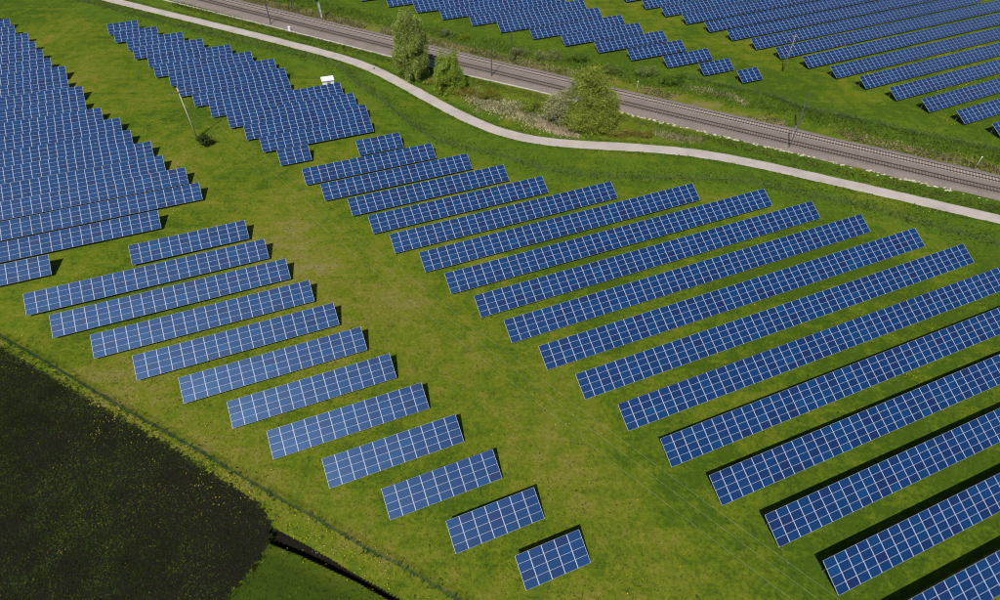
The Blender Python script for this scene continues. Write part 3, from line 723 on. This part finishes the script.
# ------------------------------------------------------------------ grass, flowers, crops
def keep(px, py, path=2.0, field=True, ball=True):
    m = seg_dist(px, py, path_mid) > path
    if ball: m &= ~((py < rail_far(px)+3.2) & (py > rail_near(px)-5.0))
    if field: m &= ~(in_poly(px, py, field_poly) & (seg_dist(px, py, SOIL_EDGE) > rng.exponential(.5, px.shape)))
    return m
def scatter(n, x0, x1, y0, y1):
    return rng.uniform(x0, x1, n), rng.uniform(y0, y1, n)
def view_mask(px, py, m=12):
    """the wedge of ground round the photographed view"""
    return (np.abs(px) < 22 + m + (py+20)*.80) & (py > 8)
def grass_col(px, py, amp=1.0):
    d = np.clip(dryness(px, py) + rng.normal(0,.16,px.shape), 0, 1)[:,None]; l = lushness(px, py)[:,None]
    a = np.array([.072,.116,.009]); m = np.array([.108,.130,.016]); z = np.array([.225,.190,.085])
    c_ = np.where(d < .5, a+(m-a)*d*2, m+(z-m)*(d-.5)*2); return (c_*(1-l) + np.array([.080,.145,.012])*l)*amp
X1, Y1 = scatter(110000, -75, 110, 10, 75); X2, Y2 = scatter(190000, -175, 235, 75, 245)
X = np.concatenate([X1,X2]); Y = np.concatenate([Y1,Y2]); k = keep(X, Y) & view_mask(X, Y) & (ditch_depth(X, Y) < .05); X, Y = X[k], Y[k]
blades('meadow_grass', np.stack([X,Y,np.zeros_like(X)],1), rng.uniform(.03,.09,len(X)), rng.uniform(.10,.24,len(X)), grass_col(X,Y,.9+.0*X[0])*(1-.6*dark_patch(X,Y))[:,None], M_BLADE, 2, 'short mown meadow grass between the solar tables', 'grass', .9)
# leafy rosettes and pale dry tufts that mottle the mown sward
X, Y = scatter(26000, -75, 105, 12, 120); k = keep(X, Y) & view_mask(X, Y) & (ditch_depth(X, Y) < .05); X, Y = X[k], Y[k]
k = rng.uniform(0,1,len(X)) < np.clip(1.5*vnoise(X, Y, 4.5, 21)-.3, .05, 1)*np.clip(dryness(X, Y)*2.2, .2, 1); X, Y = X[k], Y[k]
wc = np.array([(.135,.180,.014),(.160,.190,.020),(.045,.085,.008),(.060,.060,.018),(.24,.21,.11)])[rng.choice(5, len(X), p=[.3,.2,.2,.12,.18])]
blades('meadow_weeds', np.stack([X,Y,np.zeros_like(X)],1), rng.uniform(.03,.10,len(X)), rng.uniform(.14,.30,len(X)), wc, M_BLADE, 4, 'small leafy weeds and dry tufts dotting the meadow', 'weeds', 1.2)
# tall uncut grass along fences, banks and the ditch
TX, TY, TH_, TC = [], [], [], []
def tall(line, n, spread, h, col, side=0):
    L = interp(line, .5); i = rng.integers(0, len(L), n); x = np.array([p.x for p in L])[i]+rng.normal(side,spread,n)*.45; y = np.array([p.y for p in L])[i]+rng.normal(side,spread,n)*.9
    c_ = np.array(col)[rng.integers(0,len(col),n)]*np.clip(.7+.55*vnoise(x,y,3,6),.6,1.25)[:,None]
    m = keep(x,y,1.9,False); TX.append(x[m]); TY.append(y[m]); TH_.append((rng.uniform(.5,1.1,n)*h)[m]); TC.append(c_[m])
LG = [(.095,.160,.016),(.115,.180,.020),(.135,.180,.028)]; DG = [(.075,.135,.024),(.085,.150,.026),(.07,.125,.04)]
tall(FENCE_PATH, 4000, 1.4, .34, LG, .9); tall(FENCE_PATH, 5000, 2.6, .32, LG, 2.0)
tall(FENCE_FIELD, 700, .3, .25, LG+DG); tall(FENCE_RAIL, 2000, 1.0, .4, DG+LG)
pm = path_mid; tall(offset_line(pm, -2.3), 3000, .5, .35, LG, 0); tall(offset_line(pm, 2.3), 3000, .5, .35, LG, 0)
DRYC = [(.42,.33,.22),(.36,.28,.17),(.27,.22,.12),(.14,.16,.04)]
bank = [Vector((x, rail_far(x)+5.6, 0)) for x in np.arange(-110,125,3)]
n0 = len(TX); tall(bank, 15000, 1.9, .4, DRYC+[(.07,.11,.02)])
kx = vnoise(TX[-1], TY[-1], 9, 5) > np.where(TX[-1] > 25, .5, .22); TX[-1], TY[-1], TH_[-1], TC[-1] = TX[-1][kx], TY[-1][kx], TH_[-1][kx], TC[-1][kx]
bank2 = [Vector((x, rail_far(x)+13, 0)) for x in np.arange(-110,125,3)]; tall(bank2, 11000, 3.0, .45, LG)
verge = [Vector((x, rail_near(x)-7.5, 0)) for x in np.arange(-110,115,3)]; tall(verge, 7000, 1.3, .35, LG+[(.14,.14,.05)])
tall(GP([(470,98),(500,107),(520,112),(536,121)]), 3600, 2.6, .4, [(.62,.55,.44),(.52,.45,.34),(.20,.22,.08),(.13,.18,.04)])
tall(GP([(538,122),(556,130),(575,134)]), 1200, 1.5, .45, [(.55,.47,.38),(.45,.38,.28)])
tall(GP([(688,88),(712,92),(735,98),(745,104)]), 700, 1.2, .4, [(.46,.41,.28),(.34,.32,.16),(.12,.17,.03)])
tall(GP([(655,134),(680,139),(700,140)]), 500, 1.0, .4, [(.34,.30,.20),(.22,.20,.10)])
X = np.concatenate(TX); Y = np.concatenate(TY)
blades('tall_grass', np.stack([X,Y,np.zeros_like(X)],1), np.concatenate(TH_), rng.uniform(.16,.34,len(X)), np.concatenate(TC), M_BLADE, 3, 'tall uncut grass along fences, path and railway banks', 'grass', .5)
# low crop and weeds on the dark field and dark green patch beyond the ditch
X, Y = scatter(230000, -105, -20, 12, 60); k = (in_poly(X, Y, field_poly) | (seg_dist(X, Y, SOIL_EDGE) < rng.exponential(.55, len(X)))) & (np.abs(X) < 34+(Y+20)*.8); X, Y = X[k], Y[k]
dens = .12 + .5*vnoise(X, Y, 9, 3)*np.clip((-X-22)/26, .12, 1.2) + .35*np.clip((-X-34)/24, 0, 1)*vnoise(X, Y, 3, 13); k = rng.uniform(0,1,len(X)) < dens*.9; X, Y = X[k], Y[k]
cc_ = np.array([(.030,.056,.007),(.044,.072,.009),(.028,.046,.014),(.064,.088,.012)])[rng.integers(0,4,len(X))]*np.clip(.45+1.0*vnoise(X,Y,2.2,7),.4,1.5)[:,None]
blades('field_weeds', np.stack([X,Y,np.full_like(X,.012)],1), rng.uniform(.05,.15,len(X)), rng.uniform(.10,.24,len(X)), cc_, M_BLADE, 3, 'sparse dark green weeds growing on the dark soil field', 'weeds', 1.0)
# yellow flowers
FX, FY, FR = [], [], []
def flowers(line, n, spread, r=.09):
    L = interp(line, .4); c_ = rng.integers(0, len(L), max(3, n//4)); cx = np.array([p.x for p in L])[c_]+rng.normal(0,spread,len(c_)); cy = np.array([p.y for p in L])[c_]+rng.normal(0,spread,len(c_))
    i = rng.integers(0, len(c_), n); FX.append(cx[i]+rng.normal(0,1.0,n)); FY.append(cy[i]+rng.normal(0,1.0,n)); FR.append(rng.uniform(.5,1.3,n)*r*.9)
flowers(GP([(285,520),(330,546),(365,568),(400,590)]), 130, .9, .065)
flowers(GP([(20,360),(80,405),(170,460),(250,515)]), 160, 1.6, .07)
flowers(GP([(40,430),(100,470),(160,490),(230,520)]), 380, 7, .050)
flowers(GP([(60,540),(130,480),(180,470)]), 200, 6, .050)
flowers(GP([(860,75),(930,58),(990,45)]), 110, 1.1, .13); flowers(GP([(950,120),(990,112)]), 70, 1.0, .13); flowers(GP([(900,95),(960,80)]), 60, .8, .13)
flowers(GP([(815,52),(880,33),(960,12)]), 120, .5, .10); flowers(GP([(885,68),(940,55),(1000,41)]), 160, .5, .12); flowers(GP([(930,93),(1000,73)]), 90, .6, .12); flowers(GP([(840,185),(890,200),(960,218)]), 90, 1.2, .09)
flowers(GP([(440,395),(470,400),(560,520),(640,560)]), 60, 4, .06); flowers(GP([(250,190),(330,240),(420,300)]), 50, 6, .07); flowers(GP([(160,125),(155,130)]), 25, 1.2, .09)
flowers(GP([(700,225),(880,330),(990,390)]), 40, 6, .08); flowers(GP([(600,430),(560,470),(780,585)]), 25, 6, .07); flowers(GP([(20,320),(160,420),(300,510)]), 50, 3, .07)
X = np.concatenate(FX); Y = np.concatenate(FY); R_ = np.concatenate(FR); k = seg_dist(X, Y, path_mid) > 2.2; X, Y, R_ = X[k], Y[k], R_[k]
mb = MB()
for x, y, r in zip(X, Y, R_):
    z = random.uniform(.14,.26); a0 = random.uniform(0,6)
    mb.add([(x+math.cos(a0+q*1.2566)*r, y+math.sin(a0+q*1.2566)*r, z+random.uniform(-.02,.02)) for q in range(5)] + [(x, y, z+.05), (x, y, z-r*.6)], [(q, (q+1)%5, 5) for q in range(5)] + [((q+1)%5, q, 6) for q in range(5)])
    mb.add([(x-.008,y,0),(x+.008,y,0),(x,y,z)], [(0,1,2)], 1)
tag(mb.build('yellow_flowers', [M_YELLOW, M_FENCE]), 'yellow dandelion flowers scattered over meadow and field edge', 'flowers', kind='stuff')
